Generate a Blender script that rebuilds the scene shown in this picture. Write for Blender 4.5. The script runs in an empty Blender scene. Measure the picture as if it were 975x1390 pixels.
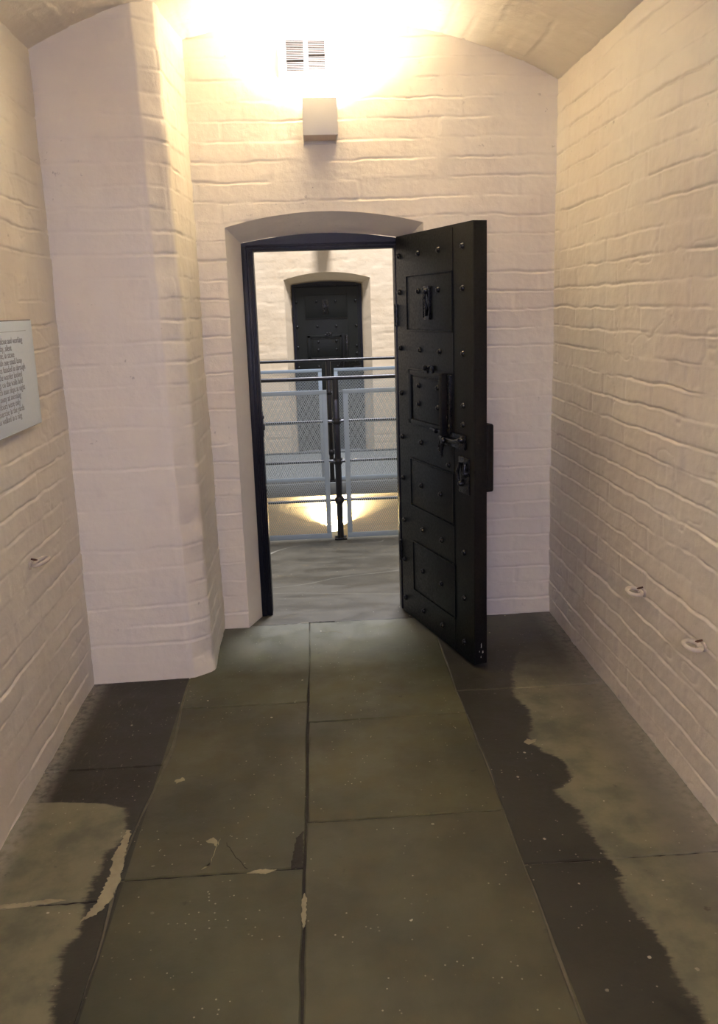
import bpy, bmesh, math, random
import numpy as np
from mathutils import Matrix, Vector
random.seed(4); PI = math.pi
SC = bpy.context.scene; COL = SC.collection

# ---------------------------------------------------------------- helpers
def lin(r, g, b):
    f = lambda c: (c/255/12.92) if c/255 <= .04045 else ((c/255+.055)/1.055)**2.4
    return (f(r), f(g), f(b), 1)

class NT:
    """small node-tree writer"""
    def __init__(s, name):
        s.m = bpy.data.materials.new(name); s.m.use_nodes = True
        s.t = s.m.node_tree; s.b = s.t.nodes['Principled BSDF']
        s.o = s.t.nodes['Material Output']
        s.c = s.n('ShaderNodeTexCoord').outputs['Object']
    def n(s, typ, **k):
        x = s.t.nodes.new(typ)
        for a, v in k.items(): setattr(x, a, v)
        return x
    def put(s, sock, v):
        if isinstance(v, bpy.types.NodeSocket): s.t.links.new(v, sock)
        elif v is not None: sock.default_value = v
    def math(s, op, a, b=None, c=None, clamp=False):
        x = s.n('ShaderNodeMath', operation=op); x.use_clamp = clamp
        s.put(x.inputs[0], a); s.put(x.inputs[1], b)
        if c is not None: s.put(x.inputs[2], c)
        return x.outputs[0]
    def noise(s, scale, detail=4, rough=.55, vec=None, dist=0):
        x = s.n('ShaderNodeTexNoise'); s.put(x.inputs['Vector'], vec or s.c)
        x.inputs['Scale'].default_value = scale; x.inputs['Detail'].default_value = detail
        x.inputs['Roughness'].default_value = rough; x.inputs['Distortion'].default_value = dist
        return x.outputs['Fac']
    def vor(s, scale, vec=None, feature='F1', out='Distance'):
        x = s.n('ShaderNodeTexVoronoi', feature=feature); s.put(x.inputs['Vector'], vec or s.c)
        x.inputs['Scale'].default_value = scale
        return x.outputs[out]
    def scaled(s, sc):
        x = s.n('ShaderNodeMapping'); s.put(x.inputs['Vector'], s.c); x.inputs['Scale'].default_value = sc
        return x.outputs[0]
    def ss(s, v, a, b, lo=0., hi=1.):
        x = s.n('ShaderNodeMapRange', interpolation_type='SMOOTHSTEP'); s.put(x.inputs[0], v)
        for i, q in enumerate((a, b, lo, hi)): x.inputs[i+1].default_value = q
        return x.outputs[0]
    def mix(s, f, a, b, mode='MIX'):
        x = s.n('ShaderNodeMix', data_type='RGBA', blend_type=mode)
        s.put(x.inputs[0], f); s.put(x.inputs[6], a); s.put(x.inputs[7], b)
        return x.outputs[2]
    def xyz(s):
        x = s.n('ShaderNodeSeparateXYZ'); s.put(x.inputs[0], s.c); return x.outputs
    def bump(s, h, strength=.3, dist=.002, prev=None):
        x = s.n('ShaderNodeBump'); x.inputs['Strength'].default_value = strength
        x.inputs['Distance'].default_value = dist; s.put(x.inputs['Height'], h)
        if prev: s.put(x.inputs['Normal'], prev)
        return x.outputs[0]
    def done(s, col=None, rough=None, metal=0, normal=None, spec=.5):
        s.put(s.b.inputs['Base Color'], col); s.put(s.b.inputs['Roughness'], rough)
        s.b.inputs['Metallic'].default_value = metal
        s.b.inputs['Specular IOR Level'].default_value = spec
        if normal: s.put(s.b.inputs['Normal'], normal)
        return s.m

def mat_paint(name, col, col2, rough=.5):
    n = NT(name)
    big = n.noise(1.3, 3); mid = n.noise(9, 4); fine = n.noise(60, 5); grit = n.noise(240, 3)
    c = n.mix(n.ss(big, .35, .7), col, col2)
    c = n.mix(n.ss(mid, .55, .8, 0, .3), c, tuple(v*.86 for v in col2[:3])+(1,))
    dirt = n.math('MULTIPLY', n.ss(n.noise(33, 3), .67, .74), n.ss(n.noise(2.2, 2), .5, .66))
    c = n.mix(n.math('MULTIPLY', dirt, .45), c, lin(120, 105, 92))
    b = n.bump(mid, .4, .006); b = n.bump(n.noise(28, 5, .65), .4, .004, b); b = n.bump(fine, .4, .002, b); b = n.bump(grit, .25, .0006, b)
    return n.done(c, n.ss(mid, .3, .7, rough-.06, rough+.1), normal=b, spec=.35)

def mat_plain(name, col, rough=.4, metal=0, bump=.15, bscale=80, spec=.5, var=.12):
    n = NT(name); f = n.noise(bscale, 4)
    c = n.mix(n.ss(n.noise(bscale*.2, 3), .3, .7, 0, var), col, tuple(v*.5 for v in col[:3])+(1,))
    return n.done(c, n.ss(f, .3, .7, max(rough-.06, .02), rough+.08), metal, n.bump(f, bump, .001), spec)

WALL = mat_paint('cream painted brick', lin(227, 219, 202), lin(221, 210, 192))
PIER = WALL
CEIL = WALL
FARWALL = mat_paint('cream corridor paint', lin(226, 207, 174), lin(219, 198, 163))

def mat_door(name, col, rough, bumpy):
    n = NT(name)
    st = n.noise(12, 5, vec=n.scaled((2, 2, .35))); f = n.noise(90, 4); g = n.noise(25, 3)
    c = n.mix(n.ss(st, .3, .75), col, tuple(v*1.35 for v in col[:3])+(1,))
    chip = n.math('MULTIPLY', n.ss(n.noise(70, 2), .73, .76), n.ss(n.noise(6, 2), .5, .6))
    c = n.mix(n.math('MULTIPLY', chip, .5), c, lin(105, 100, 90))
    b = n.bump(g, bumpy, .003); b = n.bump(f, bumpy, .0012, b)
    return n.done(c, n.ss(f, .3, .7, rough-.05, rough+.1), normal=b, spec=.45 if name == 'black painted iron' else .26)
BLACK = mat_door('glossy black paint', lin(15, 18, 15), .38, .16)
BLACKEDGE = mat_door('flat black paint', lin(9, 9, 8), .6, .2)
IRON = mat_door('black painted iron', lin(13, 14, 13), .28, .2)
NAVY = mat_door('navy black gloss frame', lin(7, 8, 18), .4, .04)
RAILBLACK = mat_plain('black rail paint', lin(12, 12, 13), .35)
RAILGREY = mat_plain('dark grey rail', lin(50, 55, 58), .35)
MESHGREY = mat_plain('pale blue grey powder coat', lin(150, 166, 176), .4)
EXPMESH = mat_plain('grey expanded metal', lin(160, 172, 174), .5)
WHITEPL = mat_plain('white plastic', lin(240, 238, 236), .35, var=.03)
SLAT = mat_plain('shade grey louvre', lin(96, 94, 106), .5, var=.03)  # shade on the pale plastic slats, put into a darker grey
DARKSLOT = mat_plain('vent slot shade', lin(12, 11, 18), .7)
LAMPMET = mat_plain('off white lamp metal', lin(214, 209, 197), .42, bump=.04, var=.03)
DIFF = mat_plain('lamp diffuser', lin(225, 205, 190), .5, bump=.03, var=.02)
SIGNW = mat_plain('pale grey sign face', lin(214, 226, 234), .35, bump=.03, var=.04)
SIGNB = mat_plain('dark sign edge', lin(38, 32, 26), .5)
INK = mat_plain('grey sign ink', lin(168, 174, 178), .6)
RINGP = mat_plain('chipped cream paint on iron', lin(205, 192, 172), .5, bump=.6, bscale=120, var=.5)
RUST = mat_plain('rusty iron', lin(92, 62, 40), .8, bump=.6, bscale=200, var=.6)
CHIP = mat_plain('pale chip', lin(190, 188, 175), .8)
SLABEDGE = mat_plain('grey concrete edge', lin(112, 116, 112), .8, bump=.4, bscale=40)

def emis(name, col, s):
    n = NT(name); n.b.inputs['Emission Color'].default_value = col; n.b.inputs['Emission Strength'].default_value = s
    return n.done(col, .5)

def ramp(n, fac, pts, lo, hi):
    x = n.n('ShaderNodeValToRGB'); n.put(x.inputs[0], fac); e = x.color_ramp.elements
    pts = sorted(pts)
    while len(e) < len(pts): e.new(.5)
    for el, (p, v) in zip(e, pts):
        el.position = p; g = (v-lo)/(hi-lo); el.color = (g, g, g, 1)
    return n.math('MULTIPLY_ADD', x.outputs[0], hi-lo, lo)

def mat_floor():
    n = NT('worn york stone'); X, Y, Z = n.xyz()
    n1 = n.noise(1.7, 4); n2 = n.noise(7, 5, .6); n3 = n.noise(38, 5, .6); n4 = n.noise(160, 4)
    mid = n.mix(n.ss(n1, .35, .68), lin(81, 80, 55), lin(65, 68, 49))
    mid = n.mix(n.ss(n2, .45, .75, 0, .55), mid, lin(89, 84, 57))
    att = n.n('ShaderNodeAttribute'); att.attribute_name = 'tint'
    mid = n.mix(1, mid, att.outputs['Color'], 'MULTIPLY')
    tan = n.mix(n.ss(n2, .35, .7), lin(116, 112, 86), lin(90, 90, 71))
    tan = n.mix(n.ss(X, .86, 1.05, 0, .75), tan, lin(108, 104, 92))
    dark = n.mix(n.ss(n2, .35, .7), lin(38, 37, 29), lin(52, 50, 39))
    dim = n.ss(n.noise(3.1, 4, .6), .35, .62, .70, 1.0)
    br = n.noise(26, 3, .6, vec=n.scaled((.6, 3, 1)))
    wob = n.math('ADD', n.math('MULTIPLY_ADD', n2, .10, -.05), n.math('MULTIPLY_ADD', n3, .03, -.015))
    wob = n.math('ADD', wob, n.math('MULTIPLY_ADD', br, .045, -.022))
    rx = n.math('ADD', X, wob)
    yf = n.math('DIVIDE', Y, 4.5)
    eR = ramp(n, yf, [(y/4.5, x) for y, x in [(0, .77), (1.2, .78), (1.62, .765), (1.82, .75), (1.97, .75), (2.17, .745), (2.28, .70), (2.36, .775), (2.44, .78), (2.5, .735), (2.56, .70), (2.66, .74), (2.77, .75), (2.95, .735), (3.18, .78), (3.35, .86), (3.7, 1.2)]], .5, 1.3)
    mR = n.ss(n.math('SUBTRACT', rx, eR), -.006, .016)
    mR = n.math('MULTIPLY', mR, n.ss(Y, 3.5, 2.9))
    eL = ramp(n, yf, [(y/4.5, x) for y, x in [(0, -.60), (1.5, -.62), (1.73, -.64), (1.85, -.635), (1.96, -.645), (2.11, -.635), (2.2, -.60), (2.28, -.595), (2.34, -.63), (2.38, -.75), (2.41, -1.1), (2.8, -1.2)]], -1.3, -.5)
    mL = n.ss(n.math('SUBTRACT', eL, rx), -.006, .02)
    mL = n.math('MULTIPLY', mL, n.ss(n.math('ADD', Y, wob), 2.43, 2.39))
    side = n.math('MAXIMUM', n.ss(X, .5235, .5245), n.ss(X, -.560, -.562))
    dmul = n.n('ShaderNodeCombineColor'); [n.put(dmul.inputs[i], dim) for i in range(3)]
    mid = n.mix(1, mid, dmul.outputs[0], 'MULTIPLY')
    smear = n.math('MULTIPLY', n.ss(n.noise(9, 6, .7, vec=n.scaled((3, 1, 1)), dist=2.5), .56, .68), n.ss(X, -.60, -.75))
    dark = n.mix(n.math('MULTIPLY', smear, .35), dark, lin(120, 115, 98))
    c = n.mix(side, mid, dark)
    # very dark wet-looking band along the brush edge
    band = n.math('MULTIPLY', n.ss(n.math('ADD', Y, wob), 2.36, 2.40), n.ss(n.math('ADD', Y, wob), 2.60, 2.54))
    band = n.math('MULTIPLY', band, n.ss(X, -.56, -.60))
    c = n.mix(n.math('MULTIPLY', band, .55), c, lin(32, 28, 20))
    c = n.mix(n.math('MAXIMUM', mR, mL), c, tan)
    # scuffed grey threshold
    scuff = n.math('MULTIPLY', n.ss(n.math('ADD', Y, wob), 3.25, 3.75), n.ss(n2, .3, .62, .3, .8))
    c = n.mix(scuff, c, lin(98, 98, 86))
    lime = n.math('MAXIMUM', n.ss(X, 1.0, 1.11, 0, .6), n.ss(X, -.86, -.94, 0, .75))
    c = n.mix(n.math('MULTIPLY', lime, n.ss(n3, .3, .6, .3, 1)), c, lin(150, 145, 130))
    sp = n.math('MULTIPLY', n.ss(n.math('ADD', n.vor(11), n.math('MULTIPLY_ADD', n.noise(90, 2), .09, -.045)), .06, .045), n.ss(n.noise(3.3, 2), .44, .54))
    sp2 = n.math('MULTIPLY', n.ss(n.vor(42), .12, .08), n.ss(n.noise(5.3, 2), .46, .58))
    c = n.mix(n.math('MULTIPLY', n.math('MAXIMUM', sp, n.math('MULTIPLY', sp2, .55)), .75), c, lin(190, 182, 160))
    dk = n.math('MULTIPLY', n.ss(n.noise(22, 3), .68, .76), .5)
    c = n.mix(dk, c, lin(40, 34, 28))
    b = n.bump(n2, .35, .006); b = n.bump(n3, .35, .0018, b); b = n.bump(n4, .3, .0005, b)
    return n.done(c, n.ss(n2, .3, .7, .42, .62), normal=b, spec=.4)

def mat_landing():
    n = NT('smooth grey landing stone'); X, Y, Z = n.xyz()
    mp = n.n('ShaderNodeMapping'); n.put(mp.inputs['Vector'], n.c)
    mp.inputs['Rotation'].default_value = (0, 0, .7); mp.inputs['Scale'].default_value = (.7, 1.9, 1)
    s1 = n.noise(3.2, 5, .6, mp.outputs[0], 1.2); n2 = n.noise(8, 5); n3 = n.noise(45, 4)
    c = n.mix(n.ss(s1, .32, .68), lin(54, 51, 40), lin(76, 72, 58))
    c = n.mix(n.ss(n2, .5, .75, 0, .5), c, lin(88, 84, 71))
    ring = n.noise(1.1, 1, .4, mp.outputs[0], .6)
    ln = n.math('ABSOLUTE', n.math('SUBTRACT', ring, .52))
    c = n.mix(n.ss(ln, .0025, .0012, 0, .45), c, lin(186, 182, 164))
    c = n.mix(n.math('MULTIPLY', n.ss(Y, 5.0, 5.25), .5), c, lin(84, 84, 74))
    sp = n.math('MULTIPLY', n.ss(n.vor(22), .075, .05), n.ss(n.noise(3, 2), .45, .6))
    c = n.mix(n.math('MULTIPLY', sp, .7), c, lin(205, 202, 188))
    b = n.bump(n2, .3, .005); b = n.bump(n3, .25, .001, b)
    return n.done(c, n.ss(s1, .3, .7, .34, .55), normal=b, spec=.45)

FLOOR = mat_floor(); LAND = mat_landing()
MORT = mat_plain('dark floor joint', lin(48, 44, 34), .9, bump=.6, bscale=60, var=.6)
MORTP = mat_plain('pale lime mortar', lin(104, 99, 80), .9, bump=.8, bscale=70, var=.45)

MORTQ = mat_plain('pale cement smear', lin(150, 142, 112), .9, bump=.8, bscale=70, var=.5)

def tag(o, label=None, cat=None, group=None, kind=None):
    if label: o['label'] = label
    if cat: o['category'] = cat
    if group: o['group'] = group
    if kind: o['kind'] = kind
    return o
def empty(name, loc=(0, 0, 0), rz=0):
    o = bpy.data.objects.new(name, None); COL.objects.link(o); o.location = loc; o.rotation_euler = (0, 0, rz)
    o.empty_display_size = .1; return o
def link(name, me, mat, parent=None):
    o = bpy.data.objects.new(name, me); COL.objects.link(o)
    for m in (mat if isinstance(mat, (list, tuple)) else [mat]): me.materials.append(m)
    if parent: o.parent = parent
    return o

class MB:
    def __init__(s): s.bm = bmesh.new(); s.mi = 0
    def _xf(s, vs, M):
        if M is not None:
            for v in vs: v.co = M @ v.co
    def box(s, x0, x1, y0, y1, z0, z1, bev=0, seg=2, M=None):
        t = bmesh.new(); r = bmesh.ops.create_cube(t, size=1)
        for v in t.verts: v.co = Vector(((x0+x1)/2+v.co.x*(x1-x0), (y0+y1)/2+v.co.y*(y1-y0), (z0+z1)/2+v.co.z*(z1-z0)))
        if bev: bmesh.ops.bevel(t, geom=t.edges[:]+t.verts[:], offset=bev, segments=seg, affect='EDGES', profile=.6)
        s.merge(t, M); return s
    def merge(s, t, M=None):
        if M is not None: bmesh.ops.transform(t, matrix=M, verts=t.verts)
        for f in t.faces: f.material_index = s.mi
        me = bpy.data.meshes.new('tmp'); t.to_mesh(me); t.free(); s.bm.from_mesh(me); bpy.data.meshes.remove(me)
    def tube(s, pts, r, n=10, closed=False, cap=True):
        t = bmesh.new(); P = [Vector(p) for p in pts]; N = len(P); rings = []
        R = r if isinstance(r, (list, tuple)) else [r]*N
        up = None
        for i, p in enumerate(P):
            a = P[(i-1) % N] if (i or closed) else p; b = P[(i+1) % N] if (i < N-1 or closed) else p
            d = (b-a).normalized()
            if up is None: up = Vector((0, 0, 1)) if abs(d.z) < .9 else Vector((1, 0, 0))
            sx = d.cross(up).normalized(); up = sx.cross(d).normalized()
            rings.append([t.verts.new(p+sx*math.cos(2*PI*k/n)*R[i]+up*math.sin(2*PI*k/n)*R[i]) for k in range(n)])
        for i in range(N if closed else N-1):
            A, B = rings[i], rings[(i+1) % N]
            for k in range(n): t.faces.new((A[k], A[(k+1) % n], B[(k+1) % n], B[k]))
        if cap and not closed: t.faces.new(rings[0]); t.faces.new(rings[-1][::-1])
        bmesh.ops.recalc_face_normals(t, faces=t.faces[:]); s.merge(t); return s
    def lathe(s, prof, n=16, M=None):   # prof: (r, h) along local z
        t = bmesh.new(); rings = []
        for r, h in prof:
            rings.append([t.verts.new((0, 0, h))] if r < 1e-6 else [t.verts.new((r*math.cos(2*PI*k/n), r*math.sin(2*PI*k/n), h)) for k in range(n)])
        for A, B in zip(rings, rings[1:]):
            for k in range(n):
                a = [A[k % len(A)], A[(k+1) % n % len(A)]] if len(A) > 1 else [A[0]]
                b = [B[(k+1) % n], B[k]] if len(B) > 1 else [B[0]]
                if len(a)+len(b) > 2: t.faces.new(a+b)
        bmesh.ops.recalc_face_normals(t, faces=t.faces[:]); s.merge(t, M); return s
    def prism(s, poly, y0, y1, bev=0, M=None):   # poly in (x,z)
        t = bmesh.new(); A = [t.verts.new((x, y0, z)) for x, z in poly]; B = [t.verts.new((x, y1, z)) for x, z in poly]
        t.faces.new(A); t.faces.new(B[::-1]); n = len(poly)
        for i in range(n): t.faces.new((A[i], B[i], B[(i+1) % n], A[(i+1) % n]))
        bmesh.ops.recalc_face_normals(t, faces=t.faces[:])
        if bev: bmesh.ops.bevel(t, geom=t.edges[:], offset=bev, segments=2, affect='EDGES')
        s.merge(t, M); return s
    def build(s, name, mat, parent=None, smooth=True):
        me = bpy.data.meshes.new(name); s.bm.to_mesh(me); s.bm.free()
        if smooth:
            me.polygons.foreach_set('use_smooth', [True]*len(me.polygons)); me.set_sharp_from_angle(angle=math.radians(38))
        return link(name, me, mat, parent)

# ---------------------------------------------------------------- numpy noise and brick relief
RT = np.random.RandomState(11).rand(8, 257, 257)
def vn(x, y, k=0):
    xi = np.floor(x).astype(int); yi = np.floor(y).astype(int); fx = x-xi; fy = y-yi
    fx = fx*fx*(3-2*fx); fy = fy*fy*(3-2*fy); T = RT[k % 8]
    a, b = xi % 256, (xi+1) % 256; c, d = yi % 256, (yi+1) % 256
    return (T[a, c]*(1-fx)+T[b, c]*fx)*(1-fy)+(T[a, d]*(1-fx)+T[b, d]*fx)*fy
def fbm(x, y, k=0, o=4):
    s = 0; a = .5; t = 0
    for i in range(o):
        s = s+a*vn(x*2**i+17.3*i, y*2**i+9.1*i, k+i); t += a; a *= .5
    return s/t
def hsh(i, j, k=0): return RT[k % 8, (i*7+j*13) % 256, (i*31+j*5) % 256]

def brick(u, v, seed=0, amp=1., course=.0815, blen=.235, vj=.6):
    u = u+seed*3.7
    vv = v+.020*(fbm(u*2.2, v*2.2, 1)-.5)+.008*(vn(u*11, v*9, 2)-.5)+.004*(vn(u*40, v*9, 6)-.5)
    r = np.floor(vv/course).astype(int); fv = vv/course-r
    off = (r % 2)*.5+.12*(hsh(r, r*0+3, 4)-.5)
    uu = u/blen+off+.05*(vn(u*5, v*12, 3)-.5)
    c = np.floor(uu).astype(int); fu = uu-c
    jn = r+(fv > .5)                                   # which horizontal joint is nearest
    dv = np.minimum(fv, 1-fv)*course; du = np.minimum(fu, 1-fu)*blen
    ja = np.clip(2.9*(.42*vn(u*2.1, jn*3.17+.5, 5)+.34*vn(u*6.3, jn*2.37+.5, 6)+.24*vn(u*19, jn*1.37+.5, 0))-.97, .02, 1.2)
    va = np.clip(2.4*hsh(c+(fu > .5), r, 6)-1.05, 0, 1)*vj*(.5+vn(u*30, v*30, 2))
    wd = .0026+.0034*vn(u*6, jn*1.7, 7)
    h = -.0062*ja*np.exp(-(dv/wd)**2) - .0050*va*np.exp(-(du/.0065)**2)
    h += .0012*ja*np.exp(-(((1-fv)*course-.007)/.0035)**2)
    h += .0032*(hsh(c, r, 1)-.5)*np.clip(np.minimum(dv/.01, du/.01), 0, 1)
    h += (fv-.5)*.0030*(hsh(c, r, 2)-.4)
    h += .010*(fbm(u*2.3, v*2.3, 3)-.5)+.0034*(fbm(u*13, v*13, 4, 3)-.5)+.0010*(vn(u*55, v*60, 5)-.5)
    crk = np.abs(fbm(u*3.1, v*2.6, 6, 4)-.52)
    h += -.0022*np.exp(-(crk/.006)**2)*(vn(u*1.7, v*1.7, 7) > .62)
    return h*amp

class Grid:
    def __init__(s): s.V = []; s.F = []; s.n = 0
    def add(s, us, vs, fn, hf, flip=False):
        U, V = np.meshgrid(np.array(us, float), np.array(vs, float), indexing='ij')
        P, N, hu, hv = fn(U, V)
        P = P+N*hf(hu, hv)[..., None]
        a, b = U.shape; idx = np.arange(a*b).reshape(a, b)+s.n
        q = np.stack([idx[:-1, :-1], idx[1:, :-1], idx[1:, 1:], idx[:-1, 1:]], -1).reshape(-1, 4)
        if flip: q = q[:, ::-1]
        s.V.append(P.reshape(-1, 3)); s.F.append(q); s.n += a*b; return s
    def build(s, name, mat, parent=None):
        V = np.concatenate(s.V); F = np.concatenate(s.F); me = bpy.data.meshes.new(name)
        me.vertices.add(len(V)); me.vertices.foreach_set('co', V.astype('f').ravel())
        me.loops.add(F.size); me.loops.foreach_set('vertex_index', F.astype('i').ravel())
        me.polygons.add(len(F)); me.polygons.foreach_set('loop_start', np.arange(len(F), dtype='i')*4)
        me.polygons.foreach_set('use_smooth', np.ones(len(F), bool)); me.update(calc_edges=True); me.validate()
        return link(name, me, mat, parent)
def st(*a): return np.stack(np.broadcast_arrays(*a), -1)
def seq(a, b, step): return np.linspace(a, b, max(2, int(round(abs(b-a)/step))+1))

# ---------------------------------------------------------------- dimensions (metres)
XL, XR, YD, YB = -.945, 1.117, 3.77, -1.0
XC, RV, ZC = .086, 2.247, 2.677
def vault(x): return ZC-(RV-np.sqrt(np.maximum(RV**2-(x-XC)**2, .01)))
OL, OR = -.345, .527                                    # recess opening at the wall face
def arch(x): return 1.850+.058*(1-((x-.091)/.436)**2)
def farch(x): return 1.793+.036*(1-((x-.085)/.375)**2)

# right and left walls -------------------------------------------------------
ys = np.concatenate([seq(YB, 1.6, .05)[:-1], seq(1.6, YD+.02, .009)])
g = Grid().add(ys, seq(-.02, 2.50, .0031), lambda U, V: (st(XR+0*U, U, V), st(-1+0*U, 0, 0), U, V), lambda u, v: brick(u, v, 1, 1.15), flip=True)
tag(g.build('wall_right', WALL), 'long right cell wall of thickly painted cream brick', 'wall', kind='structure')
ysl = np.concatenate([seq(YB, 1.7, .05)[:-1], seq(1.7, 3.28, .010)])
g = Grid().add(ysl, seq(-.02, 2.50, .0034), lambda U, V: (st(XL+0*U, U, V), st(1+0*U, 0, 0), U, V), lambda u, v: brick(u, v, 2, .95))
tag(g.build('wall_left', WALL), 'left cell wall of cream painted brick with the information sign', 'wall', kind='structure')

# pier in the left corner ------------------------------------------------------
def pier_fn(U, V):
    path = np.array([(-.99, 3.232), (-.575, 3.243), (-.548, 3.246), (-.490, 3.295), (-.476, 3.310), (-.470, 3.33), (-.465, 3.85)])
    path[:, 0] += 0
    d = np.r_[0, np.cumsum(np.hypot(*np.diff(path, axis=0).T))]
    lean = (-.045*(V/2.6)+.012)
    x = np.interp(U, d, path[:, 0]); y = np.interp(U, d, path[:, 1]); e = .012
    x2 = np.interp(U+e, d, path[:, 0]); y2 = np.interp(U+e, d, path[:, 1]); x1 = np.interp(U-e, d, path[:, 0]); y1 = np.interp(U-e, d, path[:, 1])
    tx, ty = x2-x1, y2-y1; L = np.hypot(tx, ty)+1e-9
    x = x+lean*np.clip((x+.99)/.4, 0, 1)*np.clip((3.85-y)/.5+.15, 0, 1)
    # ragged arris
    k = np.exp(-((U-.50)/.05)**2)
    x = x+k*.016*(vn(V*12, V*0, 3)-.5)
    return st(x, y, V), st(ty/L, -tx/L, 0*x), U, V
dtot = 1.06
def pier_h(u, v):
    f = np.clip((u-.40)/.08, 0, 1)
    return brick(u, v, 3, 1., vj=.3)*(.62+.5*f)
g = Grid().add(np.concatenate([seq(0, .40, .010)[:-1], seq(.40, .58, .006)[:-1], seq(.58, dtot, .009)]), seq(-.02, 2.72, .0052), pier_fn, pier_h)
tag(g.build('wall_pier', WALL), 'projecting brick pier in the left corner with a rounded edge', 'wall', kind='structure')

# door wall --------------------------------------------------------------------
dh = lambda u, v: brick(u, v, 4, .9)
def dw(zlo, zhi):
    def f(U, V):
        a = zlo(U); b = zhi(U); z = a+(b-a)*V
        return st(U, YD+0*U, z), st(0*U, -1+0*U, 0), U, z
    return f
top = lambda x: vault(x)+.05
nz = np.linspace(0, 1, 820)
g = Grid()
g.add(seq(-.60, OL, .009), nz, dw(lambda x: 0*x-.02, top), dh)
g.add(seq(OR, 1.16, .009), nz, dw(lambda x: 0*x-.02, top), dh)
g.add(seq(OL, OR, .009), np.linspace(0, 1, 250), dw(arch, top), dh)
nv = seq(0, 1, .1)
rh = lambda u, v: brick(u, v, 6, .45, vj=.2)
def reveal(xa, ya, xb, yb, sgn, z1):
    def f(U, V):
        x = xa+(xb-xa)*U; y = ya+(yb-ya)*U
        L = math.hypot(xb-xa, yb-ya); nx, ny = (yb-ya)/L*sgn, -(xb-xa)/L*sgn
        w = np.clip(U*6, 0, 1)*np.clip((1-U)*6, 0, 1)
        return st(x, y, V*(z1[0]+(z1[1]-z1[0])*U)), st(nx+0*U, ny+0*U, 0)*w[..., None], y, V*z1[0]
    return f
def hinge_h(u, v): return rh(u, v)
YF = 3.905
g.add(seq(0, 1, .08), seq(0, 1, .008), reveal(OL, YD, -.290, YF, 1, (1.850, 1.80)), rh)
g.add(seq(0, 1, .08), seq(0, 1, .008), reveal(OR, YD, .462, YF, -1, (1.850, 1.80)), rh, flip=True)
def soffit(U, V):
    xa = OL+(OR-OL)*U; xb = -.290+(.752)*U
    za = arch(xa); zb = farch(xb); x = xa+(xb-xa)*V; z = za+(zb-za)*V
    return st(x, YD+(YF-YD)*V, z), st(0*x, -.4+0*x, -.9), x, 3*V
g.add(seq(0, 1, .012), seq(0, 1, .08), soffit, lambda u, v: .004*(fbm(u*9, v*3, 2)-.5))
# inner thickness beyond the frame and the corridor side of the same wall
bk = MB()
bk.box(-.40, -.291, 3.93, 4.10, -.1, 1.9); bk.box(.463, .60, 3.93, 4.10, -.1, 1.9); bk.box(-.40, .60, 3.93, 4.10, 1.832, 2.2)
me = bpy.data.meshes.new('t'); bk.bm.to_mesh(me); bk.bm.free()
V0 = np.array([v.co[:] for v in me.vertices]); F0 = np.array([p.vertices[:] for p in me.polygons]); g.V.append(V0); g.F.append(F0+g.n); g.n += len(V0); bpy.data.meshes.remove(me)
tag(g.build('wall_back', WALL), 'end wall of cream painted brick around the arched doorway', 'wall', kind='structure')
c = MB(); c.box(-3.2, -.40, 4.02, 4.10, -.11, 3.1); c.box(.60, 3.4, 4.02, 4.10, -.11, 3.1); c.box(-.40, .60, 4.02, 4.10, 1.9, 3.1); c.box(-3.2, 3.4, 4.02, 4.1, -3.1, -.111)
tag(c.build('wall_corridor', FARWALL), 'corridor side of the cell wall', 'wall', kind='structure')

# wall behind the camera with its high barred window opening ------------------------
c = MB(); c.box(XL-.05, XR+.05, YB-.3, YB, -.1, 1.72); c.box(XL-.05, -.42, YB-.3, YB, 1.72, 2.75); c.box(.60, XR+.05, YB-.3, YB, 1.72, 2.75); c.box(-.42, .60, YB-.3, YB, 2.22, 2.75)
tag(c.build('wall_front', WALL), 'cell wall behind the viewer with the added high window', 'wall', kind='structure')
c = MB(); 
for i in range(5): c.tube([(-.30+i*.195, YB-.15, 1.72), (-.30+i*.195, YB-.15, 2.22)], .012)
c.tube([(-.42, YB-.15, 1.97), (.60, YB-.15, 1.97)], .01)
tag(c.build('added_window_1', RAILBLACK), 'barred high window behind the viewer', 'window', kind='structure')

# vaulted ceiling -----------------------------------------------------------------
amax = math.asin(1.075/RV)
def vf(U, V):
    x = XC+RV*np.sin(V); z = ZC-RV*(1-np.cos(V))
    return st(x, U, z), st(-np.sin(V), 0*U, -np.cos(V)), U, V*RV
yc = np.concatenate([seq(YB, 1.9, .05)[:-1], seq(1.9, YD+.03, .012)])
g = Grid().add(yc, seq(-amax, amax, .0042), vf, lambda u, v: brick(u, v, 5, .9, course=.09), flip=False)
tag(g.build('ceiling', CEIL), 'low segmental brick vault painted cream', 'ceiling', kind='structure')

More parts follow.
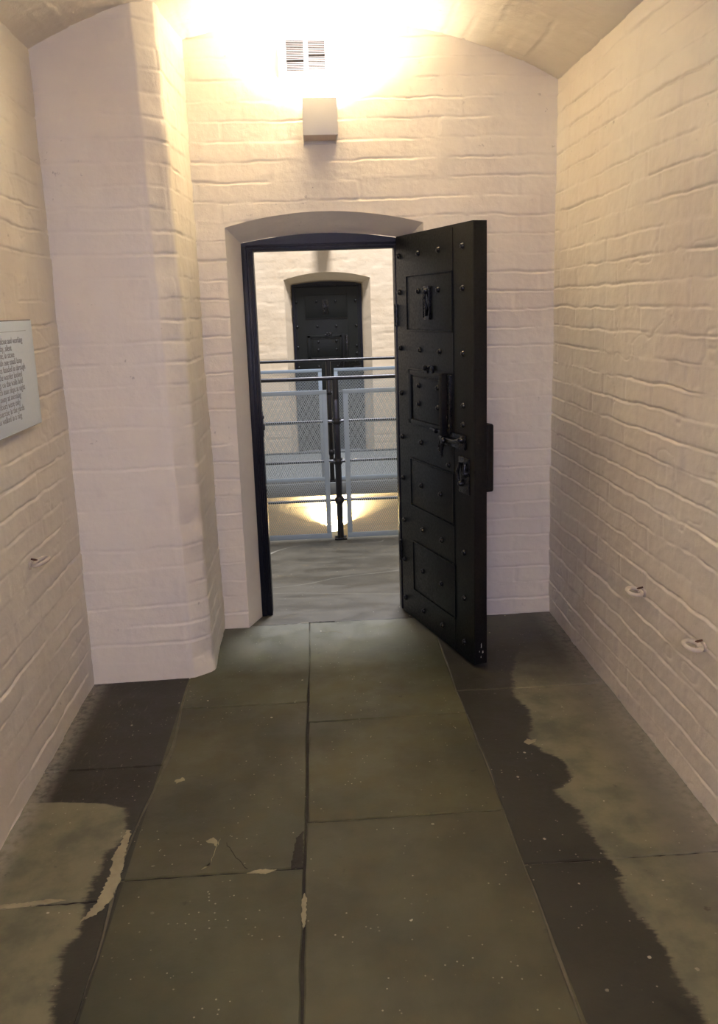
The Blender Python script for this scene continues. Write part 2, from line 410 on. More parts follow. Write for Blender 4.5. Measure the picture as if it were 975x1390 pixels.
# floor ----------------------------------------------------------------------------
def wobble(seed, a): return lambda t: a*(float(fbm(np.array([t*5.]), np.array([seed*7.3]), 1, 3)[0])-.5)*2
seamL = lambda y: float(np.interp(y, [-1, 1.2, 1.73, 2.08, 2.28, 2.48, 2.71, 3.14, 4], [-.57, -.57, -.570, -.585, -.574, -.553, -.542, -.557, -.56]))
seamM = lambda y: float(np.interp(y, [-1, 1.7, 2.19, 2.65, 2.96, 3.8], [-.08, -.077, -.071, -.067, -.062, -.053]))
seamR = lambda y: float(np.interp(y, [-1, 1.6, 1.95, 2.53, 2.99, 3.47, 3.8], [.515, .517, .524, .530, .522, .528, .53]))
eL = lambda y: -1.0; eR = lambda y: 1.18
tints = []
fb = bmesh.new(); tl = fb.loops.layers.float_color.new('tint')
def slab(fa, fb_, y0, y1, gx0, gx1, gy0, gy1, tint, seed, zt=0.):
    n = max(4, int((y1-y0)/.02)); m = 26; pts = []
    w = wobble(seed, .006); w2 = wobble(seed+50, .006)
    a = lambda y: fa(y)+gx0+w(y); b = lambda y: fb_(y)-gx1+w2(y)
    yy = [y0+gy0+(y1-y0-gy0-gy1)*i/n for i in range(n+1)]
    for i in range(n+1): pts.append((a(yy[i]), yy[i]))
    x0, x1 = a(yy[-1]), b(yy[-1])
    for i in range(1, m): pts.append((x0+(x1-x0)*i/m, yy[-1]+w(i*.21)*.8))
    for i in range(n, -1, -1): pts.append((b(yy[i]), yy[i]))
    x0, x1 = b(yy[0]), a(yy[0])
    for i in range(1, m): pts.append((x0+(x1-x0)*i/m, yy[0]+w2(i*.23)*.8))
    cx = sum(p[0] for p in pts)/len(pts); cy = sum(p[1] for p in pts)/len(pts)
    hw = (x1-x0) or 1
    r = random.Random(seed)
    def inset(p, d):
        dx, dy = cx-p[0], cy-p[1]; L = math.hypot(dx, dy); return (p[0]+dx/L*d, p[1]+dy/L*d)
    A = [fb.verts.new((*inset(p, .004), zt)) for p in pts]; B = [fb.verts.new((*p, zt-.0022)) for p in pts]; Cc = [fb.verts.new((*p, -.03)) for p in pts]
    fs = [fb.faces.new(A[::-1])]
    N = len(pts)
    for i in range(N):
        j = (i+1) % N
        fs.append(fb.faces.new((A[i], A[j], B[j], B[i]))); fs.append(fb.faces.new((B[i], B[j], Cc[j], Cc[i])))
    for f in fs:
        for l in f.loops: l[tl] = (*tint, 1)
        f.smooth = False
G = .0022
S = [
 (eL, seamL, -1.0, 1.925, 0, .002, 0, .003, (1, 1, 1)), (eL, seamL, 1.925, 2.572, 0, .0035, .003, .0015, (1, 1, 1)), (eL, seamL, 2.572, 3.35, 0, .003, .0015, 0, (1, 1, 1)),
 (seamL, seamM, -1.0, 1.0, .005, .003, 0, G, (1, 1, 1)), (seamL, seamM, 1.0, 1.998, .002, .003, G, .003, (.86, .88, .92)), (seamL, seamM, 1.998, 2.970, .003, .003, .003, G, (.95, .93, .95)), (seamL, seamM, 2.970, 3.79, .003, .0025, G, .002, (1, 1.02, 1.04)),
 (seamM, seamR, -1.0, 1.0, .003, .002, 0, G, (.95, .98, 1)), (seamM, seamR, 1.0, 2.202, .003, .0018, G, .0018, (.95, .93, .98)), (seamM, seamR, 2.202, 2.809, .004, .0018, .0018, .0015, (1.0, .97, .90)), (seamM, seamR, 2.809, 3.79, .0025, .0018, .0015, .002, (1.04, 1.04, .98)),
 (seamR, eR, -1.0, .9, .0018, 0, 0, G, (1, 1, 1)), (seamR, eR, .9, 1.952, .0018, 0, G, .002, (1, 1, 1)), (seamR, eR, 1.952, 2.988, .0018, 0, .002, .0012, (1, 1, 1)), (seamR, eR, 2.988, 3.82, .0018, 0, .0012, 0, (1, 1, 1)),
]
for i, (a, b, y0, y1, g0, g1, h0, h1, t) in enumerate(S): slab(a, b, y0, y1, g0, g1, h0, h1, t, i+1)
bmesh.ops.recalc_face_normals(fb, faces=fb.faces[:])
def plate(poly, z, mi, t=(1, 1, 1), thick=.004):
    A = [fb.verts.new((x, y, z)) for x, y in poly]; B = [fb.verts.new((x+.0, y, z-thick)) for x, y in poly]
    fs = [fb.faces.new(A)]; n = len(poly)
    if fs[0].normal.z < 0 or sum((poly[i][0]*poly[(i+1) % n][1]-poly[(i+1) % n][0]*poly[i][1]) for i in range(n)) < 0: fs[0].normal_flip()
    for i in range(n): fs.append(fb.faces.new((A[i], A[(i+1) % n], B[(i+1) % n], B[i])))
    for f in fs: f.material_index = mi
# bedding under the joints: dark, pale beside the left-hand seam
plate([(-1.02, -1.05), (1.2, -1.05), (1.2, 3.86), (-1.02, 3.86)], -.0045, 1)
plate([(seamL(y)-.02, y) for y in np.linspace(-1, 3.3, 30)]+[(seamL(y)+.02, y) for y in np.linspace(3.3, -1, 30)], -.0040, 2)
plate([(seamR(y)-.01, y) for y in np.linspace(-1, 3.75, 30)]+[(seamR(y)+.01, y) for y in np.linspace(3.75, -1, 30)], -.0030, 2)
def blob(pts, z, mi, seed, r=.004, step=.006):
    out = []; rr = random.Random(seed)
    for (x0, y0), (x1, y1) in zip(pts, pts[1:]+pts[:1]):
        n = max(1, int(math.hypot(x1-x0, y1-y0)/step))
        for i in range(n): out.append((x0+(x1-x0)*i/n+rr.uniform(-r, r), y0+(y1-y0)*i/n+rr.uniform(-r, r)))
    plate(out, z, mi, thick=.003)
blob([(-.600, 2.22), (-.588, 2.22), (-.583, 2.10), (-.572, 2.0), (-.578, 1.93), (-.600, 1.88), (-.640, 1.85), (-.615, 1.92), (-.606, 2.02), (-.615, 2.10), (-.605, 2.16)], .0008, 3, 3)
blob([(-.90, 1.932), (-.80, 1.937), (-.74, 1.945), (-.70, 1.937), (-.735, 1.927), (-.80, 1.923), (-.90, 1.915)], .0006, 3, 4, .0025)
blob([(-.108, 2.05), (-.098, 2.13), (-.078, 2.16), (-.078, 2.0), (-.112, 2.0)], .0006, 1, 5, .002)
blob([(-.082, 1.86), (-.074, 1.90), (-.068, 1.88), (-.070, 1.80), (-.076, 1.77), (-.080, 1.80)], .0006, 3, 6, .002)
blob([(-.23, 1.995), (-.20, 2.005), (-.15, 2.0), (-.18, 1.985)], .0006, 3, 7, .002)
blob([(.685, 2.575), (.70, 2.60), (.715, 2.59), (.735, 2.595), (.725, 2.575), (.695, 2.56)], .0005, 3, 8, .002)
blob([(-.50, 2.47), (-.475, 2.49), (-.465, 2.47), (-.49, 2.455)], .0005, 3, 9, .003)
blob([(-.36, 2.145), (-.34, 2.16), (-.325, 2.14), (-.325, 2.115), (-.335, 2.13), (-.35, 2.135)], .0005, 3, 10, .002)
blob([(-.06, 3.792), (-.02, 3.80), (.02, 3.798), (.07, 3.792), (.02, 3.789), (-.02, 3.787), (-.05, 3.784)], .0006, 1, 11, .003)
def crack(pts, w, mi, seed):
    P = []; rr = random.Random(seed)
    for (x0, y0), (x1, y1) in zip(pts, pts[1:]):
        n = max(1, int(math.hypot(x1-x0, y1-y0)/.012))
        for i in range(n): P.append((x0+(x1-x0)*i/n+rr.uniform(-.002, .002), y0+(y1-y0)*i/n+rr.uniform(-.002, .002)))
    P.append(pts[-1])
    plate([(x-w*.4, y-w*.6) for x, y in P]+[(x+w*.4, y+w*.6) for x, y in P[::-1]], .0004, mi, thick=.002)
crack([(-.355, 2.02), (-.335, 2.04), (-.33, 2.09), (-.318, 2.15)], .0022, 3, 1)
crack([(-.30, 2.13), (-.265, 2.06), (-.23, 2.01)], .002, 1, 2)
crack([(.0, 3.66), (.055, 3.665), (.10, 3.64)], .003, 2, 3)
me = bpy.data.meshes.new('floor'); fb.to_mesh(me); fb.free()
fl = link('floor', me, [FLOOR, MORT, MORTP, MORTQ]); tag(fl, 'worn olive grey flagstone cell floor', 'floor', kind='structure')
c = MB(); c.box(-3.2, 3.4, 3.79, 5.28, -.11, 0, .006)
o = c.build('floor_landing', LAND); tag(o, 'smooth grey stone landing outside the doorway', 'floor', kind='structure')
c = MB(); c.box(-3.2, 3.4, 7.03, 8.70, -.115, 0, .006)
tag(c.build('floor_opposite', SLABEDGE), 'grey slab of the landing across the gap', 'floor', kind='structure')
c = MB(); c.box(-3.2, 3.4, 4.0, 8.7, -3.1, -3.0)
tag(c.build('floor_lower', SLABEDGE), 'stone floor of the storey below', 'floor', kind='structure')

# opposite wall of the gallery ------------------------------------------------------
YO = 8.55; DX = .116    # recess offset relative to ours
g = Grid()
oh = lambda u, v: brick(u, v, 7, .9)
def ow(zlo, zhi):
    def f(U, V):
        z = zlo(U)+(zhi(U)-zlo(U))*V
        return st(U, YO+0*U, z), st(0*U, -1+0*U, 0), U, z
    return f
Zt = lambda x: 3.1+0*x
OOL, OOR = -.226, .644; oc = (OOL+OOR)/2
oarch = lambda x: 1.775+.065*(1-((x-oc)/.435)**2)
g.add(seq(-1.2, OOL, .014), np.linspace(0, 1, 230), ow(lambda x: 0*x, Zt), oh)
g.add(seq(OOR, 1.8, .014), np.linspace(0, 1, 230), ow(lambda x: 0*x, Zt), oh)
g.add(seq(OOL, OOR, .014), np.linspace(0, 1, 90), ow(oarch, Zt), oh)
g.add(seq(-1.2, 1.8, .014), np.linspace(0, 1, 200), ow(lambda x: -3.0+0*x, lambda x: 0*x), oh)
g.add(seq(-3.2, -1.2, .2), seq(0, 1, .1), ow(lambda x: -3.0+0*x, Zt), oh)
g.add(seq(1.8, 3.4, .2), seq(0, 1, .1), ow(lambda x: -3.0+0*x, Zt), oh)
YG = 8.69; FL, FR = -.153, .559
def ofarch(x): return 1.722+.030*(1-((x-(FL+FR)/2)/.36)**2)
def rev2(xa, xb, sgn):
    def f(U, V):
        x = xa+(xb-xa)*U; y = YO+(YG-YO)*U
        return st(x, y, V*(1.775+(1.73-1.775)*U)), st(sgn+0*U, -.4+0*U, 0)*np.clip((1-U)*5, 0, 1)[..., None]*np.clip(U*5, 0, 1)[..., None], y, V*1.8
    return f
g.add(seq(0, 1, .1), seq(0, 1, .012), rev2(OOL, FL, 1), rh)
g.add(seq(0, 1, .1), seq(0, 1, .012), rev2(OOR, FR, -1), rh, flip=True)
def sof2(U, V):
    xa = OOL+(OOR-OOL)*U; xb = FL+(FR-FL)*U; za = oarch(xa); zb = ofarch(xb)
    return st(xa+(xb-xa)*V, YO+(YG-YO)*V, za+(zb-za)*V), st(0*U, 0*U, -1+0*U), xa, V
g.add(seq(0, 1, .02), seq(0, 1, .1), sof2, lambda u, v: 0*u)
tag(g.build('wall_opposite', FARWALL), 'cream brick wall across the gallery with a closed cell doorway', 'wall', kind='structure')

# ---------------------------------------------------------------- door frames
def frame(L, R, Y, zin, fa, name, label):
    c = MB()
    for a, b, q in ((L, L+.052, 1), (R-.052, R, -1)):
        c.box(a, b, Y+.012, Y+.10, 0, zin+.03, .002)
        o = a if q > 0 else b-.024
        c.box(o, o+.024, Y, Y+.05, 0, zin+.02, .003)
        o2 = a+.034 if q > 0 else b-.044
        c.box(o2, o2+.010, Y+.004, Y+.03, 0.1, zin+.0, .003)
    xs = np.linspace(L, R, 25)
    c.prism([(x, float(fa(x))) for x in xs]+[(R, zin+.012), (L, zin+.012)], Y+.006, Y+.10)
    c.box(L+.03, R-.03, Y+.02, Y+.10, zin, zin+.03, .002)
    c.box(L+.02, R-.02, Y-.004, Y+.03, zin+.016, zin+.026, .003)
    o = c.build(name, NAVY); tag(o, label, 'door frame', kind='structure'); return o
fr = frame(-.290, .462, 3.905, 1.757, lambda x: farch(x)-.001, 'trim_1', 'navy black timber door frame with arched head around the open doorway')
c = MB(); c.box(-.2405, -.234, 3.925, 3.975, .90, 1.02, .002); c.box(-.2405, -.228, 3.935, 3.965, .93, .96, .003); c.box(-.2405, -.23, 3.93, 3.97, .985, 1.0, .003)
c.build('strike_plate', IRON, fr)
c = MB(); c.box(-.2405, -.236, 3.93, 3.97, .55, .66, .002); c.lathe([(0, .004), (.006, .003), (.008, 0)], 12, Matrix.Translation((-.237, 3.95, .63)) @ Matrix.Rotation(PI/2, 4, 'Y'))
c.build('strike_plate', IRON, fr)
frame(FL, FR, YG-.035, 1.690, lambda x: ofarch(x)-.001, 'trim_2', 'black door frame around the closed door across the gallery')

# ---------------------------------------------------------------- doors
LY = Matrix.Rotation(PI/2, 4, 'X')       # local +z -> -y
def dome_prof(r, h): return [(r*1.15, -.001), (r*1.15, .0015), (r, .003), (r*.92, h*.6), (r*.6, h*.92), (0, h)]
def rivet_mesh():
    c = MB(); c.lathe(dome_prof(.0115, .011), 14, LY); return c
def make_door(name, label, loc, rz, W=.72, H=1.80, leafw=None):
    root = empty(name, loc, rz); tag(root, label, 'door', kind='structure')
    Z0 = .012
    T = .060
    c = MB(); c.box(0, W, 0, T, Z0, H, .003); o = c.build('door_leaf', BLACK, root)
    # end edge strap
    e = MB(); e.box(W-.0005, W+.0025, .003, T-.003, Z0+.004, H-.004, .001); e.build('edge_strip', BLACKEDGE, root)
    e = MB(); e.box(.62, W+.001, T-.002, T+.001, Z0+.004, H-.004, .0005)
    # raised sheet panels with beaded outline
    def panel(x0, x1, z0, z1, name='door_panel', raised=.003, bead=True):
        p = MB(); p.box(x0+.006, x1-.006, -raised, .002, z0+.006, z1-.006, .0015)
        if bead:
            b = .005
            p.box(x0-.001, x0+.003, -.006, .001, z0, z1, .0012); p.box(x1-.003, x1+.001, -.006, .001, z0, z1, .0012)
            p.box(x0, x1, -.0065, .001, z1-.003, z1+.003, .0014); p.box(x0, x1, -.0065, .001, z0-.003, z0+.003, .0014)
        return p.build(name, BLACK, root)
    up = panel(.115, .551, 1.384, 1.622)
    panel(.126, .551, .576, .800); panel(.137, .560, .161, .402)
    s = MB(); s.box(.5535, .5565, -.0028, .001, Z0+.01, H-.01, .0008); s.build('seam_bead', BLACK, root)
    # spyhole: plate, swivelling cover, pivot
    s = MB(); s.box(.298, .352, -.009, -.002, 1.432, 1.572, .002)
    sp = s.build('spyhole_plate', IRON, root)
    s = MB(); s.box(.352, .360, -.014, -.002, 1.432, 1.572, .002); s.build('plate_guide', IRON, sp)
    s = MB(); s.box(.292, .298, -.012, -.002, 1.44, 1.565, .002); s.build('plate_guide', IRON, sp)
    s = MB(); s.lathe([(.010, 0), (.013, .002), (.011, .006), (.006, .008), (0, .008)], 14, Matrix.Translation((.320, -.008, 1.487)) @ LY); s.build('spyhole', BLACKEDGE, sp)
    s = MB(); s.tube([(.325, -.016, 1.555), (.330, -.019, 1.535), (.334, -.020, 1.515), (.341, -.018, 1.495), (.342, -.016, 1.475), (.334, -.014, 1.457), (.326, -.013, 1.449)], [.006, .0065, .005, .0065, .007, .006, .004], 10)
    s.lathe(dome_prof(.011, .013), 14, Matrix.Translation((.325, -.009, 1.552)) @ LY); s.build('spyhole_cover', IRON, sp)
    # food hatch
    h = MB()
    h.box(.126, .545, -.012, .001, 1.187, 1.210, .003); h.box(.126, .545, -.012, .001, .967, .988, .003)
    h.box(.126, .160, -.012, .001, .967, 1.210, .003); h.box(.462, .482, -.012, .001, .967, 1.210, .003)
    h.box(.120, .551, -.005, .001, .958, 1.218, .002)
    hf = h.build('food_hatch', BLACK, root)
    h = MB(); h.box(.178, .456, -.009, 0, .992, 1.182, .002); h.box(.178, .456, -.012, -.006, 1.176, 1.182, .001); h.build('hatch_flap', BLACK, hf)
    h = MB(); h.box(.484, .512, -.034, 0, .955, 1.215, .004); h.build('slide_bar', BLACKEDGE, hf)
    h = MB(); h.box(.524, .548, -.016, 0, .965, 1.21, .004); h.build('bar_keeper', IRON, hf)
    h = MB(); h.tube([(.31, -.013, 1.212), (.345, -.013, 1.212)], .007, 10); h.lathe([(.009, 0), (.006, .006), (.0125, .013), (.0125, .02), (.007, .026), (0, .027)], 14, Matrix.Translation((.331, -.006, 1.228)) @ LY)
    h.box(.345, .385, -.014, -.002, 1.205, 1.24, .004); h.build('hatch_catch', IRON, hf)
    h = MB(); h.tube([(.36, -.012, .968), (.46, -.014, .966)], .006, 10); h.tube([(.415, -.02, .966), (.43, -.02, .966)], .010, 10); h.build('hatch_hinge', IRON, hf)
    # bolt and latch below the hatch
    b = MB(); b.box(.46, .66, -.010, 0, .915, .975, .003); b.lathe([(.017, 0), (.017, .010), (.011, .013), (.011, .026), (.014, .03), (.010, .037), (0, .038)], 16, Matrix.Translation((.525, -.008, .940)) @ LY)
    b.tube([(.47, -.02, .945), (.60, -.022, .945), (.645, -.022, .957)], .0095, 10)
    bl = b.build('sliding_bolt', IRON, root)
    b = MB(); b.tube([(.500, -.024, .955), (.494, -.026, .915), (.487, -.026, .885), (.492, -.024, .862)], [.008, .009, .006, .004], 10); b.tube([(.462, -.012, .955), (.455, -.016, .92), (.445, -.014, .902)], [.005, .006, .008], 10)
    b.lathe(dome_prof(.014, .016), 14, Matrix.Translation((.640, -.010, .955)) @ LY); b.build('bolt_handle', IRON, bl)
    # lock escutcheon with swinging covers
    k = MB(); k.box(.600, .690, -.006, 0, .735, .885, .004); kp = k.build('lock_plate', IRON, root)
    k = MB(); k.tube([(.625, -.012, .86), (.612, -.016, .825), (.620, -.016, .785)], [.006, .008, .006], 10); k.lathe(dome_prof(.013, .018), 16, Matrix.Translation((.630, -.006, .775)) @ LY); k.build('keyhole_cover', IRON, kp)
    k = MB(); k.tube([(.668, -.012, .865), (.672, -.016, .845), (.668, -.016, .825)], [.005, .007, .011], 10)
    k.lathe(dome_prof(.015, .017), 16, Matrix.Translation((.668, -.006, .822)) @ LY)
    k.build('keyhole_cover', IRON, kp)
    # rim lock case on the inner face, showing past the free edge
    l = MB(); l.box(W-.24, W-.006, T-.001, T+.036, .745, 1.022, .010, 3); l.build('lock_case', BLACKEDGE, root)
    # hinges
    for z in (.32, 1.45):
        h = MB(); h.tube([(-.010, .0, z-.05), (-.010, .0, z+.05)], .010, 12); h.build('hinge', IRON, root)
    # chipped paint at the foot of the free edge
    for (x, z, w, hh) in ((.020, .085, .004, .022), (.026, .060, .006, .012), (.019, .040, .003, .010), (.012, .066, .003, .008)):
        ch = MB(); ch.prism([(x, z), (x+w, z+.002), (x+w*.7, z+hh), (x+w*.1, z+hh*.8)], -.0002, .0008, M=Matrix.Translation((W+.0024, .01, 0)) @ Matrix.Rotation(PI/2, 4, 'Z'))
        ch.build('paint_chip', CHIP, root)
    me = None
    pos = []
    for z in (1.712, 1.553, 1.301, 1.094, .887, .688, .480, .281, .085):
        for s_ in (.030, .236, .430, .637):
            if z == 1.094 and s_ in (.236, .430): continue
            if s_ == .637 and z in (.887, .688): continue
            pos.append((s_, z))
    pos += [(.239, 1.145), (.426, 1.149), (.237, 1.064), (.426, 1.064), (.635, 1.016), (.505, .83)]
    for s_, z in pos:
        if me is None: o = rivet_mesh().build('rivet', IRON, root); me = o.data
        else: o = bpy.data.objects.new('rivet', me); COL.objects.link(o); o.parent = root
        y = 0
        if .178 < s_ < .456 and .99 < z < 1.18: y = -.0085
        elif .12 < s_ < .55 and (1.39 < z < 1.62 or .58 < z < .8 or .165 < z < .4): y = -.0028
        o.location = (s_, y, z)
        o.rotation_euler = (0, random.uniform(0, 6), 0)
    return root
make_door('door_1', 'heavy black riveted cell door standing open into the cell', (.413, 3.872, 0), -math.atan2(.952, .305))
d2 = make_door('door_2', 'closed black cell door across the gallery behind both railings', (FL+.012, YG-.03, 0), 0, W=.69, H=1.695)

# ---------------------------------------------------------------- wall lamps
def make_lamp(x, ywall, zb, label, power, col, rz=0):
    W, H, D, t = .141, .143, .188, .004
    root = empty('wall_lamp', (x, ywall, zb), rz); tag(root, label, 'wall lamp')
    c = MB()   # open box: front, two sides, back plate
    c.box(-W/2, W/2, -D-.012, -D-.012+t, 0, H, .001); c.box(-W/2, -W/2+t, -D-.009, -.004, 0, H, .001)
    c.box(W/2-t, W/2, -D-.009, -.004, 0, H, .001); c.box(-W/2, W/2, -.012, .008, 0, H, .001)
    c.build('lamp_housing', LAMPMET, root)
    c = MB(); c.box(-W/2+t, W/2-t, -D-.008, -.012, .012, .018, .001); c.build('lower_diffuser', DIFF, root)
    c = MB(); c.box(-W/2+t, W/2-t, -D-.008, -.012, H-.052, H-.046)
    c.build('glowing_panel', emis('lamp glow', col+(1,), 30), root)
    ld = bpy.data.lights.new('lamp_light', 'AREA'); ld.shape = 'RECTANGLE'; ld.size = W-.02; ld.size_y = D-.02; ld.energy = power; ld.color = col
    lo = bpy.data.objects.new('lamp_light', ld); COL.objects.link(lo); lo.parent = root; lo.location = (0, -D/2-.01, H-.042); lo.rotation_euler = (PI, 0, 0)
    return root
WARM = (1.0, .88, .68)
CELLP, FARP, LOWP = 9, 19, 36
make_lamp(.0845, YD, 2.183, 'square off-white box wall lamp glowing above the open doorway', CELLP, WARM)
make_lamp(-.62, YB, 2.10, 'added box wall lamp on the unseen wall behind the viewer', 20, WARM, PI)  # extra lamp out of view, added to lift the cell's light level
make_lamp(.20, YO, -.945, 'box wall lamp glowing on the wall of the storey below, seen under the railing', LOWP, (1, .82, .50))
make_lamp(.20, YO, 2.23, 'box wall lamp high above the closed door across the gallery', FARP, WARM)

# ---------------------------------------------------------------- air vent
v = empty('air_vent', (.036, YD, 2.53)); tag(v, 'white plastic double louvred air vent plate above the wall lamp', 'air vent')
v.rotation_euler = (0, 0, 0)
c = MB(); PW, PH = .114, .0875
# plate as a frame round two openings
ops = [(-.080, -.006), (.012, .084)]; z0, z1 = -.058, .062
c.box(-PW, PW, -.020, .006, z1, PH, .002); c.box(-PW, PW, -.020, .006, -PH, z0, .002)
c.box(-PW, ops[0][0], -.020, .006, z0-.001, z1+.001, .001); c.box(ops[0][1], ops[1][0], -.020, .006, z0-.001, z1+.001, .001); c.box(ops[1][1], PW, -.020, .006, z0-.001, z1+.001, .001)
c.build('vent_plate', WHITEPL, v)
for i, (a, b) in enumerate(ops):
    c = MB(); c.box(a-.002, b+.002, -.012, -.010, z0, z1); 
    bk_ = c.build('slot_shade_sheet', DARKSLOT, v)  # black sheet standing in for the shade inside the slots
    c = MB(); n = 17
    for k in range(n):
        if k == (5, 8)[i]: continue
        z = z0+.002+(z1-z0-.004)*(k+.5)/n
        c.box(a-.001, b+.001, -.0180, -.0150, z-.0011, z+.0011)
    c.build('louvre', SLAT, v)

# ---------------------------------------------------------------- information sign on the left wall
sg = empty('information_sign', (XL+.012, 2.46, 1.316)); tag(sg, 'pale grey information board with small grey text fixed to the left wall', 'sign')
c = MB(); c.box(.0, .010, -.40, .40, -.173, .173, .001); c.build('sign_backing', SIGNB, sg)
c = MB(); c.box(.0095, .0125, -.398, .3975, -.1712, .1705, .0006); c.build('sign_face', SIGNW, sg)
c = MB(); c.box(.0120, .0132, -.36, .335, .138, .1394); c.build('header_rule', INK, sg)
for ya, za in ((-.30, .05), (.26, .05), (.26, -.09), (-.30, -.09)):
    c = MB(); c.box(-.02, .002, ya, ya+.04, za, za+.04, .002); c.build('standoff', SIGNB, sg)
lines = ['the men sent here were kept alone and working', 'in their cells for most of the day, silent', 'and apart, for months at a time, in stone', 'walled rooms such as this with one small lamp',
         'and a high window. Food was handed in through', 'the hatch in the door and the warder looked', 'in by the spyhole. The rings on the walls held', 'the hammock in which each man slept at night', 'and it was rolled and put away at morning', 'when the bell rang. The doors were only', 'opened for chapel and exercise in the yards', 'below, in which the men walked in a ring']
cu = bpy.data.curves.new('txt', 'FONT'); cu.body = '\n'.join(lines); cu.size = .0265; cu.space_line = .80; cu.align_x = 'LEFT'; cu.offset = .0002
to = bpy.data.objects.new('txt', cu); COL.objects.link(to); bpy.context.view_layer.update()
dg = bpy.context.evaluated_depsgraph_get(); me = bpy.data.meshes.new_from_object(to.evaluated_get(dg)); COL.objects.unlink(to); bpy.data.objects.remove(to)
o = link('sign_text', me, INK, sg); w = max(v_.co.x for v_ in me.vertices)
o.rotation_euler = (PI/2, 0, PI/2); o.location = (.0132, .290-w, .103)
o.scale = (1, 1, 1)
SOL = o.modifiers.new('thick', 'SOLIDIFY'); SOL.thickness = .0004

# ---------------------------------------------------------------- hammock rings
def ring(x, y, z, sgn, label, tilt):
    root = empty('wall_ring', (x, y, z)); tag(root, label, 'wall ring', 'iron rings on the cell walls')
    c = MB(); c.tube([(-sgn*.03, 0, 0), (sgn*.010, 0, 0), (sgn*.020, 0, .002)], [.0065, .0065, .006], 10)
    c.lathe([(.015, 0), (.014, .004), (.009, .007), (0, .008)], 14, Matrix.Translation((-sgn*.004, 0, 0)) @ Matrix.Rotation(sgn*PI/2, 4, 'Y'))
    c.build('eye_pin', RINGP, root)
    c = MB(); pts = []
    for k in range(28):
        a = 2*PI*k/28; px = sgn*(.032+.024*math.cos(a)); py = .029*math.sin(a); pts.append((px, py*1.0, .004+tilt*(px*sgn-.008)+.10*py))
    c.tube(pts, .0070, 10, closed=True); c.build('ring', RINGP, root)
    c = MB(); c.tube([(0, .004, .020), (sgn*.012, .010, .014), (sgn*.016, .016, .012)], [.003, .004, .002], 8); c.build('cut_hook', RUST, root)
    return root
ring(XR-.004, 2.640, .500, -1, 'small painted iron ring on the right wall, the one nearer the door', .1)
ring(XR-.004, 2.200, .490, -1, 'small painted iron ring on the right wall, the lower one nearer the picture edge', .1)
ring(XL+.004, 2.655, .700, 1, 'small painted iron ring on the left wall below the information board', .3)

# ---------------------------------------------------------------- gallery railings
def mesh_panel(x0, x1, z0, z1, y, parent):
    root = empty('mesh_panel', (0, 0, 0)); root.parent = parent
    c = MB(); f = .032
    c.box(x0, x0+f, y-.008, y, z0, z1, .0015); c.box(x1-f, x1, y-.008, y, z0, z1, .0015)
    c.box(x0, x1, y-.0085, y-.001, z1-f*.85, z1, .0015); c.box(x0, x1, y-.0085, y-.001, z0, z0+f, .0015)
    c.build('panel_frame', MESHGREY, root)
    a0, a1, b0, b1 = x0+f*.8, x1-f*.8, z0+f*.8, z1-f*.8
    V = []; F = []; px, pz, w, t = .0135, .026, .0031, .0013; m = px/pz
    for sg_ in (1, -1):
        x = a0-(b1-b0)*m-px
        while x < a1+(b1-b0)*m+px:
            # line X = x + sg*m*(Z-b0)
            lo, hi = b0, b1
            if sg_ > 0: lo = max(lo, b0+(a0-x)/m); hi = min(hi, b0+(a1-x)/m)
            else: lo = max(lo, b0+(x-a1)/m); hi = min(hi, b0+(x-a0)/m)
            if hi-lo > .01:
                p, q = x+sg_*m*(lo-b0), x+sg_*m*(hi-b0); i = len(V); yo = y+.004+(.0004*sg_)
                V += [(p-w/2, yo-t/2, lo), (p+w/2, yo-t/2, lo), (q+w/2, yo-t/2, hi), (q-w/2, yo-t/2, hi), (p-w/2, yo+t/2, lo), (p+w/2, yo+t/2, lo), (q+w/2, yo+t/2, hi), (q-w/2, yo+t/2, hi)]
                F += [(i, i+1, i+2, i+3), (i+7, i+6, i+5, i+4), (i, i+4, i+5, i+1), (i+3, i+2, i+6, i+7), (i, i+3, i+7, i+4), (i+1, i+5, i+6, i+2)]
            x += px
    me = bpy.data.meshes.new('wire_mesh'); me.from_pydata(V, [], F); link('wire_mesh', me, EXPMESH, root)
    return root
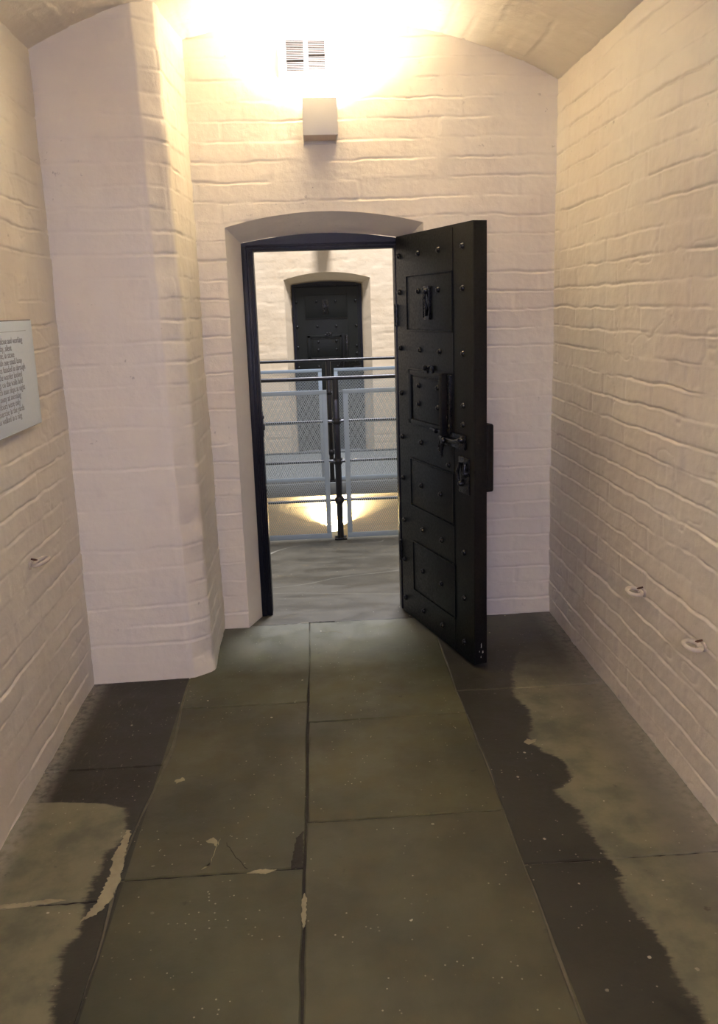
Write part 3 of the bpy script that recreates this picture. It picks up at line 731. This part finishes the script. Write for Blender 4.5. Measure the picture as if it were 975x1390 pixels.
def make_railing(y, xp, label):
    root = empty('gallery_railing', (xp, y, 0)); tag(root, label, 'railing')
    posts = (-1.06, 0, 1.06)
    c = MB(); c.tube([(-2.6, 0, 1.055), (2.6, 0, 1.055)], .0125, 14); c.build('handrail', RAILBLACK, root)
    for z in (.26, .52, .78):
        c = MB(); c.tube([(-2.6, .01, z), (2.6, .01, z)], .0095, 12); c.build('rail', RAILGREY, root)
    for p in posts:
        c = MB(); c.tube([(p, .005, .0), (p, .005, 1.05)], .0205, 16)
        for z in (.26, .52, .78): c.lathe([(0, -.03), (.018, -.028), (.029, -.014), (.031, 0), (.029, .014), (.018, .028), (0, .03)], 16, Matrix.Translation((p, .006, z)))
        c.box(p-.012, p+.012, -.018, -.012, .30, .92, .002)
        po = c.build('post', RAILBLACK, root)
        c = MB(); c.box(p-.040, p+.040, -.032, .038, 0, .012, .002)
        for sx in (-.028, .028): c.lathe([(.007, -.001), (.007, .006), (.003, .009), (0, .009)], 8, Matrix.Translation((p+sx, 0, .012)))
        c.build('foot_plate', IRON, po)
        for z in (.52, .78):
            for q0, q1 in ((-.05, -.018), (.018, .05)):
                c = MB(); c.tube([(p+q0, -.012, z), (p+q1, -.012, z)], .007, 10); c.build('bracket', RAILGREY, po)
    mesh_panel(-1.005, -.058, .018, .986, -.03, root); mesh_panel(.045, 1.0, .018, .986, -.03, root)
    return root
make_railing(5.245, .155, 'black railing with pale wire mesh panels at the near edge of the landing')
make_railing(7.075, .155, 'black railing with wire mesh panels across the gap, before the closed door')

# ---------------------------------------------------------------- light
def area(name, loc, rot, sx, sy, e, col):
    l = bpy.data.lights.new(name, 'AREA'); l.shape = 'RECTANGLE'; l.size = sx; l.size_y = sy; l.energy = e; l.color = col
    o = bpy.data.objects.new(name, l); COL.objects.link(o); o.location = loc; o.rotation_euler = rot; return o
COOL = (.74, .80, 1.0)
wl = area('added_window_light', (.09, YB-.02, 1.97), (math.radians(71), 0, 0), .98, .48, 6.5, (.62, .62, 1.0)); wl.data.spread = math.radians(110)  # cool light for the window added behind the viewer
area('skylight', (.7, 6.15, 7.6), (0, 0, 0), 1.3, 1.4, 400, (.88, .88, 1.0))
w = bpy.data.worlds.new('World'); SC.world = w; w.use_nodes = True
w.node_tree.nodes['Background'].inputs[0].default_value = (.70, .76, 1, 1); w.node_tree.nodes['Background'].inputs[1].default_value = .12

# ---------------------------------------------------------------- camera
f, yaw, pit, rol = 1120.25, 5.46472478e-02, 2.06928144e-01, -3.20673350e-02
cy, sy, cp, sp_, cr, sr = math.cos(yaw), math.sin(yaw), math.cos(pit), math.sin(pit), math.cos(rol), math.sin(rol)
fw = Vector((sy*cp, cy*cp, -sp_)); rt = Vector((cy, -sy, 0)); upv = rt.cross(fw)
r2 = cr*rt+sr*upv; u2 = -sr*rt+cr*upv
cam = bpy.data.cameras.new('camera'); co = bpy.data.objects.new('camera', cam); COL.objects.link(co)
M = Matrix((r2, u2, -fw)).transposed().to_4x4(); M.translation = Vector((0, 0, 1.5)); co.matrix_world = M
cam.sensor_fit = 'HORIZONTAL'; cam.sensor_width = 36; cam.lens = f/975*36; cam.shift_y = -45/975; cam.clip_start = .02
SC.camera = co
SC.view_settings.view_transform = 'Standard'; SC.view_settings.look = 'None'; SC.view_settings.gamma = 1
SC.view_settings.use_curve_mapping = False; SC.view_settings.exposure = 1.62
